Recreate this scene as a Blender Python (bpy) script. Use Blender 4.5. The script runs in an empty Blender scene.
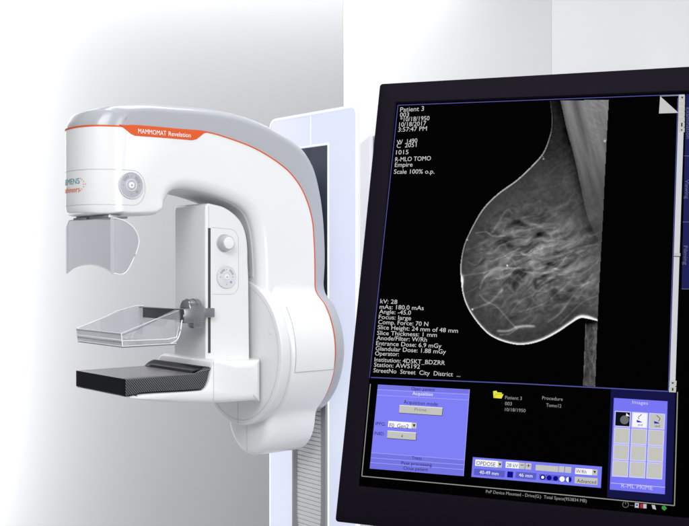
import bpy, bmesh, math, random
import numpy as np
from mathutils import Vector, Matrix
random.seed(4); rng = np.random.default_rng(7)
SC = bpy.context.scene; COL = SC.collection
# ------------------------------------------------------------------ camera model (photo is 689 x 526)
F, CX, CY, CZ = 1053.0, 344.5, 263.0, 1.45
W0, H0 = 689.0, 526.0
cam = bpy.data.cameras.new('camera'); co = bpy.data.objects.new('camera', cam); COL.objects.link(co)
co.location = (0, 0, CZ); co.rotation_euler = (math.pi/2, 0, 0)
cam.sensor_width = 36; cam.lens = 36*F/W0; cam.clip_start = .05; cam.clip_end = 100
SC.camera = co

# ------------------------------------------------------------------ materials
def lin(c):
    c = c/255.0
    return c/12.92 if c <= .04045 else ((c+.055)/1.055)**2.4
def rgb(r, g, b): return (lin(r), lin(g), lin(b), 1)
def mat(name, col, rough=.5, metal=0, coat=0, spec=.5, bump=0, bscale=200, var=0, vscale=6, coat_rough=.05):
    m = bpy.data.materials.new(name); m.use_nodes = True
    nt = m.node_tree; b = nt.nodes['Principled BSDF']
    b.inputs['Base Color'].default_value = col
    b.inputs['Roughness'].default_value = rough
    b.inputs['Metallic'].default_value = metal
    b.inputs['Coat Weight'].default_value = coat
    b.inputs['Coat Roughness'].default_value = coat_rough
    b.inputs['Specular IOR Level'].default_value = spec
    tc = nt.nodes.new('ShaderNodeTexCoord')
    if var:
        n = nt.nodes.new('ShaderNodeTexNoise'); n.inputs['Scale'].default_value = vscale; n.inputs['Detail'].default_value = 6
        nt.links.new(tc.outputs['Object'], n.inputs['Vector'])
        mx = nt.nodes.new('ShaderNodeMapRange'); mx.inputs['To Min'].default_value = max(0, rough-var); mx.inputs['To Max'].default_value = rough+var
        nt.links.new(n.outputs['Fac'], mx.inputs['Value']); nt.links.new(mx.outputs['Result'], b.inputs['Roughness'])
    if bump:
        n = nt.nodes.new('ShaderNodeTexNoise'); n.inputs['Scale'].default_value = bscale; n.inputs['Detail'].default_value = 3
        nt.links.new(tc.outputs['Object'], n.inputs['Vector'])
        bp = nt.nodes.new('ShaderNodeBump'); bp.inputs['Strength'].default_value = bump; bp.inputs['Distance'].default_value = .001
        nt.links.new(n.outputs['Fac'], bp.inputs['Height']); nt.links.new(bp.outputs['Normal'], b.inputs['Normal'])
    return m
def emis(name, col, s=1.0):
    m = bpy.data.materials.new(name); m.use_nodes = True; nt = m.node_tree
    nt.nodes.remove(nt.nodes['Principled BSDF'])
    e = nt.nodes.new('ShaderNodeEmission'); e.inputs['Color'].default_value = col; e.inputs['Strength'].default_value = s
    nt.links.new(e.outputs[0], nt.nodes['Material Output'].inputs['Surface'])
    return m
def clear(name, col, tr=.8, rough=.05):
    """clear moulded plastic: see-through with Fresnel reflection"""
    m = bpy.data.materials.new(name); m.use_nodes = True; nt = m.node_tree
    nt.nodes.remove(nt.nodes['Principled BSDF'])
    t = nt.nodes.new('ShaderNodeBsdfTransparent'); t.inputs['Color'].default_value = col
    g = nt.nodes.new('ShaderNodeBsdfGlossy'); g.inputs['Roughness'].default_value = rough
    d = nt.nodes.new('ShaderNodeBsdfDiffuse'); d.inputs['Color'].default_value = (.75, .76, .78, 1)
    lw = nt.nodes.new('ShaderNodeLayerWeight'); lw.inputs['Blend'].default_value = .5
    pw = nt.nodes.new('ShaderNodeMath'); pw.operation = 'POWER'; pw.inputs[1].default_value = 4; nt.links.new(lw.outputs['Facing'], pw.inputs[0])
    fr = nt.nodes.new('ShaderNodeMath'); fr.operation = 'MULTIPLY_ADD'; fr.inputs[1].default_value = .9; fr.inputs[2].default_value = .06; nt.links.new(pw.outputs[0], fr.inputs[0])
    m1 = nt.nodes.new('ShaderNodeMixShader'); m1.inputs['Fac'].default_value = 1-tr
    nt.links.new(t.outputs[0], m1.inputs[1]); nt.links.new(d.outputs[0], m1.inputs[2])
    m2 = nt.nodes.new('ShaderNodeMixShader')
    nt.links.new(fr.outputs[0], m2.inputs['Fac']); nt.links.new(m1.outputs[0], m2.inputs[1]); nt.links.new(g.outputs[0], m2.inputs[2])
    nt.links.new(m2.outputs[0], nt.nodes['Material Output'].inputs['Surface'])
    return m

WHITE = mat('white_enamel', (.80, .805, .81, 1), .32, coat=.35, var=.03, coat_rough=.12)
WHITE2 = mat('white_enamel_soft', (.74, .745, .755, 1), .4, coat=.2, var=.03, coat_rough=.2)
GREYSH = mat('silver_grey_enamel', (.40, .415, .45, 1), .3, coat=.5, coat_rough=.15)
ORANGE = mat('orange_enamel', rgb(216, 82, 4), .5, coat=.08)
SEAM = mat('seam_grey', (.42, .43, .45, 1), .7)
SEAMD = mat('seam_dark', (.05, .05, .055, 1), .6)
TEXTW = mat('print_white', (.9, .9, .9, 1), .6)
TEAL = mat('print_teal', rgb(70, 150, 152), .6)
LORANGE = mat('print_orange', rgb(226, 96, 60), .6)
LDARK = mat('print_dark', (.07, .07, .08, 1), .6)
LGREY = mat('print_grey', (.3, .31, .35, 1), .6)
DIAL = mat('dial_grey', (.44, .45, .49, 1), .35, coat=.3)
DIALW = mat('dial_light', (.68, .69, .73, 1), .35, coat=.3)
METAL = mat('brushed_metal', (.34, .34, .36, 1), .3, metal=1)
METALD = mat('dark_metal', (.16, .16, .18, 1), .35, metal=.8)
BLACK = mat('black_composite', (.004, .004, .006, 1), .45, spec=.12)
TOPBLK = mat('table_top_gloss', (.03, .03, .034, 1), .24, coat=.5, bump=.05, bscale=900, coat_rough=.16)
ROLL = mat('black_gloss_edge', (.006, .006, .008, 1), .2, spec=0, coat=.28)
COLG = mat('column_grey', (.26, .265, .29, 1), .4, coat=.2)
COLD = mat('column_dark_glass', (.03, .038, .062, 1), .25, coat=.6)
BELL = mat('bellows_grey', (.72, .72, .715, 1), .6)
BEZEL = mat('bezel_plastic', (.0074, .0056, .0115, 1), .5, bump=.12, bscale=1500, spec=.03)
SHGLASS = clear('tinted_clear_plastic', (.885, .885, .915, 1), .95, .03)
PDGLASS = clear('clear_polycarbonate', (.95, .955, .965, 1), .85, .03)
EDGE = mat('bright_plastic_edge', (.86, .87, .9, 1), .25, coat=.5)  # opaque white, the brightness of clear edges put into the colour
FROST = clear('frosted_edge', (.95, .95, .98, 1), .45, .15)

def carbon():
    m = bpy.data.materials.new('carbon_weave'); m.use_nodes = True; nt = m.node_tree; b = nt.nodes['Principled BSDF']
    tc = nt.nodes.new('ShaderNodeTexCoord'); mp = nt.nodes.new('ShaderNodeMapping')
    mp.inputs['Rotation'].default_value = (0, math.radians(40), 0)
    w = nt.nodes.new('ShaderNodeTexWave'); w.inputs['Scale'].default_value = 56; w.bands_direction = 'X'; w.inputs['Distortion'].default_value = .6
    w.inputs['Detail Scale'].default_value = 3
    nt.links.new(tc.outputs['Object'], mp.inputs['Vector']); nt.links.new(mp.outputs[0], w.inputs['Vector'])
    cr = nt.nodes.new('ShaderNodeValToRGB'); cr.color_ramp.elements[0].color = (.006, .006, .007, 1); cr.color_ramp.elements[1].color = (.16, .16, .165, 1)
    cr.color_ramp.elements[0].position = .48; cr.color_ramp.elements[1].position = .9
    nt.links.new(w.outputs['Fac'], cr.inputs[0]); nt.links.new(cr.outputs[0], b.inputs['Base Color'])
    b.inputs['Roughness'].default_value = .35
    bp = nt.nodes.new('ShaderNodeBump'); bp.inputs['Strength'].default_value = .3; bp.inputs['Distance'].default_value = .002
    nt.links.new(w.outputs['Fac'], bp.inputs['Height']); nt.links.new(bp.outputs[0], b.inputs['Normal'])
    return m
CARBON = carbon()

def wallmat(name, col):
    m = mat(name, col, .9, bump=.15, bscale=350)
    return m
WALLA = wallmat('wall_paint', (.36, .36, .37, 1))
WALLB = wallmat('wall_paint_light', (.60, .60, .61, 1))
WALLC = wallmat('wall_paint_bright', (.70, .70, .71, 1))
FLOORM = mat('floor_vinyl', (.5, .5, .51, 1), .4, bump=.05, bscale=60, var=.05)

# ------------------------------------------------------------------ object helpers
def link(name, bm, mats, parent=None, smooth=30):
    me = bpy.data.meshes.new(name); bmesh.ops.recalc_face_normals(bm, faces=bm.faces); bm.to_mesh(me); bm.free()
    if not isinstance(mats, (list, tuple)): mats = [mats]
    for m in mats: me.materials.append(m)
    if smooth:
        for p in me.polygons: p.use_smooth = len(p.vertices) <= 4
        me.set_sharp_from_angle(angle=math.radians(smooth))
    o = bpy.data.objects.new(name, me); COL.objects.link(o)
    if parent: o.parent = parent
    return o
def thing(name, label, cat, loc=(0, 0, 0), rz=0):
    o = bpy.data.objects.new(name, None); COL.objects.link(o); o.empty_display_size = .1
    o.location = loc; o.rotation_euler = (0, 0, rz); o['label'] = label; o['category'] = cat
    return o
def box(bm, lo, hi, bev=0, seg=3, mi=0):
    vs = [bm.verts.new((x, y, z)) for x in (lo[0], hi[0]) for y in (lo[1], hi[1]) for z in (lo[2], hi[2])]
    fs = [(0, 1, 3, 2), (4, 6, 7, 5), (0, 4, 5, 1), (2, 3, 7, 6), (0, 2, 6, 4), (1, 5, 7, 3)]
    ff = [bm.faces.new([vs[i] for i in f]) for f in fs]
    for f in ff: f.material_index = mi
    if bev:
        es = list({e for f in ff for e in f.edges})
        bmesh.ops.bevel(bm, geom=es, offset=bev, segments=seg, profile=.5, affect='EDGES')
    return bm
def loft(bm, rings, caps=(True, True), mi=0):
    vr = [[bm.verts.new(p) for p in r] for r in rings]; n = len(rings[0])
    for a, b in zip(vr[:-1], vr[1:]):
        for i in range(n):
            j = (i+1) % n
            f = bm.faces.new((a[i], a[j], b[j], b[i])); f.material_index = mi
    if caps[0]: bm.faces.new(vr[0]).material_index = mi
    if caps[1]: bm.faces.new(vr[-1][::-1]).material_index = mi
    return vr
def crv(pts, n=5):
    """open Catmull-Rom through the points, ends kept"""
    P = [np.array(p, float) for p in pts]
    if len(P) < 3: return [tuple(p) for p in P]
    Q = [2*P[0]-P[1]]+P+[2*P[-1]-P[-2]]; out = []
    for i in range(1, len(Q)-2):
        p0, p1, p2, p3 = Q[i-1], Q[i], Q[i+1], Q[i+2]
        for k in range(n):
            t = k/n
            out.append(tuple(.5*((2*p1)+(-p0+p2)*t+(2*p0-5*p1+4*p2-p3)*t*t+(-p0+3*p1-3*p2+p3)*t**3)))
    out.append(tuple(P[-1])); return out
def inward(poly):
    P = np.array([(p[0], p[1]) for p in poly]); n = len(P)
    A = .5*sum(P[i][0]*P[(i+1) % n][1]-P[(i+1) % n][0]*P[i][1] for i in range(n)); sg = 1 if A > 0 else -1
    N = []
    for i in range(n):
        a, b, c = P[i-1], P[i], P[(i+1) % n]
        d1 = b-a; d2 = c-b; l1 = np.hypot(*d1); l2 = np.hypot(*d2)
        n1 = np.array([-d1[1], d1[0]])/(l1+1e-9); n2 = np.array([-d2[1], d2[0]])/(l2+1e-9)
        m = n1+n2; q = np.hypot(*m)+1e-9; m = m/q; k = max(.5, q/2)
        N.append(sg*m/k)
    return P, np.array(N)
def cyl(bm, c, axis, r, l, seg=48, bev=0, r2=None):
    """cylinder from c along axis, length l, both rims rounded by bev"""
    ax = Vector(axis).normalized(); u = ax.orthogonal().normalized(); v = ax.cross(u); c = Vector(c)
    r2 = r if r2 is None else r2
    prof = []
    if bev:
        for k in range(5):
            a = k/4*math.pi/2; prof.append((bev*(1-math.sin(a)) if 0 else bev-bev*math.cos(math.pi/2-a)*1.0 if 0 else bev*(1-math.sin(a)), r-bev+bev*math.cos(math.pi/2-a) if 0 else r-bev*(1-math.cos(math.pi/2-a)) if 0 else 0))
        prof = [(bev*(1-math.cos(a)), r-bev*(1-math.sin(a))) for a in [k/4*math.pi/2 for k in range(5)]]
        prof += [(l-bev*(1-math.sin(a)), r2-bev*(1-math.cos(a))) for a in [k/4*math.pi/2 for k in range(5)]]
    else: prof = [(0, r), (l, r2)]
    rings = [[tuple(c+ax*d+(u*math.cos(a)+v*math.sin(a))*rr) for a in [2*math.pi*i/seg for i in range(seg)]] for d, rr in prof]
    loft(bm, rings); return bm
def torus(bm, c, axis, R, r, seg=48, s2=8):
    ax = Vector(axis).normalized(); u = ax.orthogonal().normalized(); v = ax.cross(u); c = Vector(c)
    vs = [[bm.verts.new(c+(u*math.cos(a)+v*math.sin(a))*(R+r*math.cos(b))+ax*(r*math.sin(b))) for b in [2*math.pi*j/s2 for j in range(s2)]] for a in [2*math.pi*i/seg for i in range(seg)]]
    for i in range(seg):
        for j in range(s2): bm.faces.new((vs[i][j], vs[(i+1) % seg][j], vs[(i+1) % seg][(j+1) % s2], vs[i][(j+1) % s2]))
def tube(bm, pts, r, s2=8):
    P = [Vector(p) for p in pts]; rings = []
    for i, p in enumerate(P):
        d = (P[min(i+1, len(P)-1)]-P[max(i-1, 0)]).normalized()
        ref = Vector((0, 0, 1)) if abs(d.z) < .9 else Vector((1, 0, 0))
        u = d.cross(ref).normalized(); v = d.cross(u)
        rings.append([tuple(p+(u*math.cos(a)+v*math.sin(a))*r) for a in [2*math.pi*j/s2 for j in range(s2)]])
    loft(bm, rings)
def text_bm(bm, s, fn, bold=0, w=None, h=None, align='LEFT', shear=0, sub=0):
    """text as flat mesh; fn maps (x,y) of the text (x to width w, cap height h) to a point"""
    c = bpy.data.curves.new('t', 'FONT'); c.body = s; c.size = 1; c.resolution_u = 3; c.offset = 0; c.shear = shear
    o = bpy.data.objects.new('t', c); COL.objects.link(o)
    dg = bpy.context.evaluated_depsgraph_get(); me = bpy.data.meshes.new_from_object(o.evaluated_get(dg))
    bpy.data.objects.remove(o); bpy.data.curves.remove(c)
    xs = [v.co.x for v in me.vertices]
    if not xs: return
    x0, x1 = min(xs), max(xs); cap = .69
    sy = h/cap; sx = (w/(x1-x0)) if w else sy
    base = len(bm.verts)
    vs = [bm.verts.new(fn((v.co.x-x0)*sx, v.co.y*sy)) for v in me.vertices]
    for p in me.polygons:
        try: bm.faces.new([vs[i] for i in p.vertices])
        except ValueError: pass
    bpy.data.meshes.remove(me)

# ------------------------------------------------------------------ THE MACHINE: local axes  x = s (front to back),  y = -t (t towards the camera side),  z up
A = math.radians(40); ca, sa = math.cos(A), math.sin(A)
OX, OY = -.7627, 3.2764
def Pt(px, py, t):
    u = (px-CX)/F
    s = (u*(OY-t*ca)-OX-t*sa)/(ca-u*sa)
    Y = OY+s*sa-t*ca
    return s, (CY-py)/F*Y+CZ
def Ps(px, py, s):
    u = (px-CX)/F
    t = (u*(OY+s*sa)-OX-s*ca)/(sa+u*ca)
    Y = OY+s*sa-t*ca
    return t, (CY-py)/F*Y+CZ
Z = lambda r: CZ+r
M = thing('mammography_machine', 'white C-shaped x-ray machine with orange stripe, black table and glowing back panel', 'medical scanner', (OX, OY, 0), A)
HW = .13
ZS = Z(-.066)              # height where the upper arm meets the pivot housing
def sfront(t, extra=0):
    x = min(1, abs(t)/HW)
    c = .050*(1-math.sqrt(max(0, 1-((x-.62)/.38)**2))) if x > .62 else 0
    return -.092+.055*x**2.5+c-extra
def fillet_slices(h, r, mid=20, n=7):
    sl = [(h-r+r*math.sin(a), r*(1-math.cos(a))) for a in [math.pi/2*(1-k/n) for k in range(n)]]
    sl += [(h-r-(2*(h-r))*k/mid, 0) for k in range(mid+1)]
    sl += [(-(h-r+r*math.sin(a)), r*(1-math.cos(a))) for a in [math.pi/2*(k+1)/n for k in range(n)]]
    return sl
def loft_t(bm, poly, slices, front=False, extra=0, mi=0, back=None):
    """poly = (s, z, weight of the edge rounding); slices = (t, inset)"""
    P, N = inward(poly); w = np.array([p[2] if len(p) > 2 else 1 for p in poly])
    for i, p in enumerate(poly):
        if abs(p[1]-ZS) < 1e-6: N[i] = (math.copysign(1, N[i][0]), 0)      # keep the cut to the housing level
    rings = []
    for t, d in slices:
        Q = P+N*(d*w)[:, None]
        sf = sfront(t, extra) if front else -9
        sb = 9 if back is None else back[0]-back[1]*(1-math.sqrt(max(0, 1-max(0, (abs(t)-back[2])/back[3])**2)))
        sh_ = (lambda v: v) if not front else (lambda v: max(v+(sf+.092)*max(0, 1-max(0, v+.092)/.17)**1.3, sf))
        rings.append([(min(sh_(q[0]), sb), -t, q[1]) for q in Q])
    loft(bm, rings, mi=mi)
def px(pts, t, w=None):
    out = []
    for p in pts:
        s, z = Pt(p[0], p[1], t); out.append((s, z, p[2] if len(p) > 2 else (w if w is not None else 1)))
    return out
line_px = [(120, 124.5), (150, 126.7), (180, 129.4), (206.6, 132), (231, 139), (255, 148.5), (276.7, 161.6), (292, 175), (304, 193.6), (311.8, 218), (314, 242), (314.7, 262)]
line = crv([(-.092, Z(.413), 0), (-.03, Z(.415), 0)]+px(line_px, HW, 0)+[(.752, ZS, 0)])
S_OR = .752
# white arm, with the tube head at its front end
inner = crv([(.525, ZS, 1), (.525, Z(-.02), 1)]+px([(260.5, 250), (258, 230), (252, 214), (241, 204), (225, 197), (207, 191.5), (190, 188.5), (179, 189), (172.5, 193), (168.5, 201)], HW, 1)+px([(165.5, 208), (161, 213), (153, 215.3)], HW, .45)+px([(130, 215.6)], HW, .4)+[(-.04, Z(.145), .4), (-.07, Z(.147), .3), (-.086, Z(.153), .15), (-.092, Z(.168), 0)])
body = line+inner+[(-.092, Z(.25), 0), (-.092, Z(.35), 0)]
bm = bmesh.new(); loft_t(bm, body, fillet_slices(HW, .036, 26, 12), front=True)
loft_t(bm, [(.525, ZS, 1), (.72, ZS, 0), (.72, Z(-.305), 0), (.525, Z(-.305), 1)], fillet_slices(HW, .036, 4, 12))      # the arm's root behind the disc
link('arm', bm, WHITE, M)
ii = [(p[0], p[1]) for p in inner if p[1] > ZS+.01 and p[0] > .22]
bodyP, bodyN = inward(body); nb_ = {(round(p[0], 6), round(p[1], 6)): n for p, n in zip(body, bodyN)}
o1 = [(p[0]-nb_[(round(p[0], 6), round(p[1], 6))][0]*.0022, p[1]-nb_[(round(p[0], 6), round(p[1], 6))][1]*.0022) for p in ii]
o2 = [(p[0]+nb_[(round(p[0], 6), round(p[1], 6))][0]*.0010, p[1]+nb_[(round(p[0], 6), round(p[1], 6))][1]*.0010) for p in ii]
bm = bmesh.new(); loft_t(bm, o1+o2[::-1], [(.082-.164*k/8, 0) for k in range(9)])
link('inner_liner', bm, mat('liner_grey', (.60, .605, .60, 1), .5), M)
# grey outer shell over the arm
shell_px = [(95, 107), (110, 104.7), (130, 104), (150, 104), (170, 105.5), (200, 108), (231, 113), (258.4, 122), (276.7, 131.5), (292, 141), (304, 152), (313.3, 169), (319.4, 193.7), (322.6, 218), (324, 242), (324.3, 262)]
S_SH = .806
shell = crv([(-.092, Z(.413), 0), (-.086, Z(.432), .2), (-.07, Z(.458), .95), (-.055, Z(.466), 1)]+px(shell_px[1:], .11, 1)+[(S_SH, ZS, 1)], 5)
poly = shell+[(p[0], p[1], 0) for p in line[::-1]][:-1]
bm = bmesh.new(); loft_t(bm, poly, fillet_slices(HW, .028, 26, 12), front=True)
link('outer_shell', bm, GREYSH, M)
# orange stripe between them
P, N = inward([(p[0], p[1]) for p in line]+[(.3, Z(0))])
up = [(P[i][0]-N[i][0]*.0022, P[i][1]-N[i][1]*.0022) for i in range(len(line))]; dn = [(P[i][0]+N[i][0]*.0018, P[i][1]+N[i][1]*.0018) for i in range(len(line))]
up[0] = (-.0935, Z(.4155)); dn[0] = (-.0935, Z(.4105))
bm = bmesh.new(); loft_t(bm, up+dn[::-1], [((HW+.0012)*math.cos(math.pi*k/90), 0) for k in range(91)], front=True, extra=.0015)
st = link('accent_stripe', bm, ORANGE, M)
# orange name badge with its lettering
bad = px([(119, 124.5), (123, 127.5), (127.5, 131), (131, 134), (135, 135.7), (160, 137.5), (192, 140.2), (196.5, 139.2), (200.5, 136), (204, 133.2), (208, 132.3)], HW)
bad += px([(180, 129.0), (150, 126.2)], HW)
def plate(bm, poly, t0, t1, r=.0008):
    loft_t(bm, [(p[0], p[1], 1) for p in poly], [(t1, r), (t1-r, 0), (t0, 0)])
bm = bmesh.new(); plate(bm, bad, HW-.002, HW+.0016)
badge = link('name_badge', bm, ORANGE, M, smooth=0)
def text_side(bm, s, a, b, cap, t, bold=0.0):
    """text on a plane of constant t, baseline from pixel a to pixel b"""
    s0, z0 = Pt(a[0], a[1], t); s1, z1 = Pt(b[0], b[1], t); L = math.hypot(s1-s0, z1-z0); dx, dz = (s1-s0)/L, (z1-z0)/L
    text_bm(bm, s, lambda x, y: (s0+dx*x, -t, z0+dz*x+y), bold=bold, w=L, h=cap)
bm = bmesh.new(); text_side(bm, 'MAMMOMAT', (138.2, 133.2), (166.2, 135.6), .0145, HW+.0022, .010); text_side(bm, 'Revelation', (168.6, 135.7), (190.8, 137.4), .0140, HW+.0022, .010)
link('lettering', bm, TEXTW, badge, smooth=0)

# control band: a thin raised plate wrapping the head, the maker's mark on its front
def wrapped(bm, s_out, z0, z1, ta, tb, n=28, th=.002):
    """strip of the head front between two t values"""
    pass
zb0, zb1 = Z(.176), Z(.282)
def sline(bm, pts, r=.0008): tube(bm, pts, r, 6)
bm = bmesh.new()
def around(z, tmax):
    ts = [-HW+.004+(tmax+HW-.004)*k/50 for k in range(51)]
    return [(sfront(t)-.0002, -t, z) for t in ts]
s_r, _ = Pt(133, 185, HW)
right = [(s_r+.042*math.sin(a), -(HW+.0002), (zb0+zb1)/2+.053*math.cos(a)) for a in [math.pi*k/20 for k in range(21)]]
top = around(zb1, HW); bot = around(zb0, HW)
sline(bm, top+right+bot[::-1], .0007)
link('seam', bm, SEAM, M)
bm = bmesh.new()
sm = [(sfront(t)-.0002, -t, Z(.1655)) for t in [-HW+.004+(2*HW-.004)*k/50 for k in range(51)]]
def front_text(bm, s, t0, t1, z, cap, bold=0):
    text_bm(bm, s, lambda x, y: (sfront(t0+x)-.0011, -(t0+x), z+y), bold=bold, w=t1-t0, h=cap)
bm.free(); bm = bmesh.new(); front_text(bm, 'SIEMENS', -.070, .046, Z(.2405), .017, .015)
logo1 = link('maker_lettering', bm, TEAL, M, smooth=0)
bm = bmesh.new(); front_text(bm, 'Healthineers', -.088, .047, Z(.2155), .017, .015)
link('maker_lettering', bm, LORANGE, M, smooth=0)
bm = bmesh.new()
for dt, dz in [(0, .014), (.007, .008), (.014, 0), (.007, -.008), (0, -.014), (-.006, .018), (.006, 0), (-.006, -.018)]:
    t = .056+dt; cyl(bm, (sfront(t)-.0003, -t, Z(.238)+dz), (-1, 0, 0), .0017, .0008, 10)
link('logo_dots', bm, LORANGE, M)

def dial(pxx, pyy, t, R, parent, m0=None):
    s, z = Pt(pxx, pyy, t)
    bm = bmesh.new(); cyl(bm, (s, -t, z), (0, -1, 0), R, .004, 56, .0012)
    d = link('control_dial', bm, m0 or DIAL, parent)
    bm = bmesh.new(); torus(bm, (s, -(t+.004), z), (0, 1, 0), R*.44, R*.045)
    torus(bm, (s, -(t+.0035), z), (0, 1, 0), R*1.03, R*.04)
    link('dial_ring', bm, DIALW, d)
    bm = bmesh.new(); cyl(bm, (s, -(t+.002), z), (0, -1, 0), R*.26, .0048, 32, .0008); link('dial_button', bm, WHITE, d)
    bm = bmesh.new(); cyl(bm, (s, -(t+.006), z), (0, -1, 0), R*.07, .0014, 14)
    for a in (90, 0, 180, 270, 315):
        r = R*.70; q = R*(.05 if a != 315 else .11)
        cyl(bm, (s+r*math.cos(math.radians(a)), -(t+.0038), z+r*math.sin(math.radians(a))), (0, -1, 0), q, .0008, 12)
    for a in list(range(22, 70, 12))+list(range(112, 160, 12)):
        r = R*.74; c, n = math.cos(math.radians(a)), math.sin(math.radians(a))
        bm2 = bmesh.new(); box(bm2, (-R*.04, -.0005, -R*.11), (R*.04, .0005, R*.11))
        bmesh.ops.rotate(bm2, verts=bm2.verts, cent=(0, 0, 0), matrix=Matrix.Rotation(math.radians(90-a), 3, 'Y'))
        bmesh.ops.translate(bm2, verts=bm2.verts, vec=(s+r*c, -(t+.0042), z+r*n))
        me = bpy.data.meshes.new('x'); bm2.to_mesh(me); bm2.free(); bm.from_mesh(me); bpy.data.meshes.remove(me)
    link('dial_marks', bm, LGREY, d)
    return d
dial(130.8, 185.3, HW, .0385, M)

# ---------------- pivot: housing (axis runs along s), disc, rear shell, side cover
ZC = Z(-.305); RH = .240; ZU = Z(-.535)
def hw(z, R=RH, low=True):
    c = math.sqrt(max(0, R*R-(z-ZC)**2))
    a = HW
    if low is None and z < ZC:
        return c*1.0 if z < ZC-.05 else c+(hw(z, R, False)-c)*(z-ZC+.05)/.05
    if low and z < ZU: a = math.sqrt(max(0, HW*HW-(z-ZU)**2)); e = .02*max(0, 1-(ZU-z)/.05)
    else: e = .022+.023*min(1, max(0, (z-ZC+.12)/.24))
    v = .5*(a+c+math.sqrt((a-c)**2+e*e))
    if z > ZC:
        b = min(1, max(0, (ZS-z)/.08)); v = .1299+(v-.1299)*b*b*(3-2*b)
    return v
def keyhole(z1, z0, low=True, R=RH, grow=0):
    zs = [z1-(z1-z0)*(.5-.5*math.cos(math.pi*k/70)) for k in range(71)]
    L = [(hw(z, R, low)+grow, z) for z in zs]
    return L+[(-t, z) for t, z in L[::-1] if t > 1e-5]
def loft_s(bm, poly, slices, w=None, mi=0):
    P, N = inward(poly); ww = np.ones(len(P)) if w is None else np.array(w)
    for i in range(len(P)):
        if abs(P[i][1]-ZS) < 1e-6: N[i] = (math.copysign(1, N[i][0]), 0)
    loft(bm, [[(s, -q[0], q[1]) for q in P+N*(d*ww)[:, None]] for s, d in slices], mi=mi)
kh = keyhole(ZS, ZU-HW+.0002)
wts = [0 if z > ZS-.002 else 1 for t, z in kh]
bm = bmesh.new()
r = .030
loft_s(bm, kh, [(.556+r*(1-math.cos(a)), r*(1-math.sin(a))) for a in [math.pi/2*k/5 for k in range(6)]]+[(S_OR-.002, 0), (S_OR, .0006)], wts)
link('pivot_housing', bm, WHITE, M, smooth=40)
kh2 = keyhole(ZS, ZC-RH+.0006, low=None)
bm = bmesh.new(); r = .028
loft_s(bm, kh2, [(S_OR, 0)]+[(S_SH-r+r*math.sin(a), r*(1-math.cos(a))) for a in [math.pi/2*k/7 for k in range(8)]])
link('rear_shell', bm, GREYSH, M, smooth=40)
kh3 = keyhole(ZS, ZC-RH+.0006, low=None, grow=.0012)
bm = bmesh.new(); loft_s(bm, kh3, [(S_OR-.0018, 0), (S_OR+.0022, 0)])
link('accent_stripe', bm, ORANGE, M, smooth=40)
# side cover with a visible joint
bm = bmesh.new(); outs, ins = [], []
zz = [Z(-.36)+(.215)*k/30 for k in range(31)]
ring = [(hw(z)+.0025, z) for z in zz]+[(hw(z)-.004, z) for z in zz[::-1]]
loft(bm, [[(s, -(t+(-.0015 if k in (0, 3) else 0)), z) for t, z in ring] for k, s in enumerate((.584, .5855, .7465, .748))])
link('side_cover', bm, WHITE, M, smooth=40)
bm = bmesh.new()
for s_ in (.5835, .7485): tube(bm, [(s_, -(hw(z)+.0012), z) for z in zz], .0007, 6)
for z_ in (zz[0], ): tube(bm, [(.5835+.165*k/10, -(hw(z_)+.0024), z_-.0008) for k in range(11)], .0008, 6)
link('seam', bm, SEAM, M)
# pivot disc
bm = bmesh.new(); cyl(bm, (.519, 0, ZC), (1, 0, 0), .25, .039, 128, .006); dsc = link('pivot_disc', bm, WHITE2, M)
bm = bmesh.new(); torus(bm, (.5190, 0, ZC), (1, 0, 0), .232, .0007, 96, 6); tube(bm, [(.5188, 0, ZC-.245), (.5188, 0, ZC-.13)], .0007, 6); link('seam', bm, SEAM, dsc)
bm = bmesh.new(); t, z = Ps(270, 332, .519); cyl(bm, (.5192, -t, z), (-1, 0, 0), .008, .0015, 24, .0005); torus(bm, (.5185, -t, z), (1, 0, 0), .008, .0006, 24, 6); link('screw_cap', bm, WHITE2, dsc)
bm = bmesh.new(); tube(bm, [(.5556, 0, ZU-.120), (.5556, 0, ZU+.08)], .0007, 6); link('seam', bm, SEAM, M)

# ---------------- compression tower
TW = .097
tow = crv([(.326, Z(-.335), 0), (.326, Z(.0), 1), (.326, Z(.17), 1)], 4)+crv([(.3265, Z(.178), 1), (.330, Z(.1895), 1), (.341, Z(.1945), 1)], 3)+crv(px([(213, 204), (224, 207), (234, 213.5), (241.5, 222), (246, 233), (248, 247), (248.3, 262)], TW, 1)+[(.498, Z(-.08), 1), (.498, Z(-.335), 0)], 5)
bm = bmesh.new(); loft_t(bm, tow, fillet_slices(TW, .007, mid=2, n=5))
tower = link('compression_tower', bm, WHITE, M)
bm = bmesh.new()      # slot, upper cap joint and recessed panel outline on the near face
s1, z1 = Pt(208.0, 228, TW); s2, _ = Pt(210.4, 228, TW); _, z2 = Pt(209, 353, TW)
box(bm, (s1, -(TW+.0012), z2), (s2, -(TW-.01), z1), mi=0)
link('guide_slot', bm, SEAMD, tower, smooth=0)
bm = bmesh.new()
pl = px([(211.5, 227.5), (229, 229), (234.5, 231), (237.5, 236), (238.5, 243), (238.5, 283), (237, 290), (232, 294), (212, 294)], TW)
sline(bm, [(p[0], -(TW+.0001), p[1]) for p in crv([(a[0], a[1]) for a in pl[:1]]+[(a[0], a[1]) for a in pl[1:]], 4)], .0006)
a = px([(208.7, 228), (208.7, 206)], TW); sline(bm, [(p[0], -(TW+.0001), p[1]) for p in a], .0006)
link('seam', bm, SEAM, tower)
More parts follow.
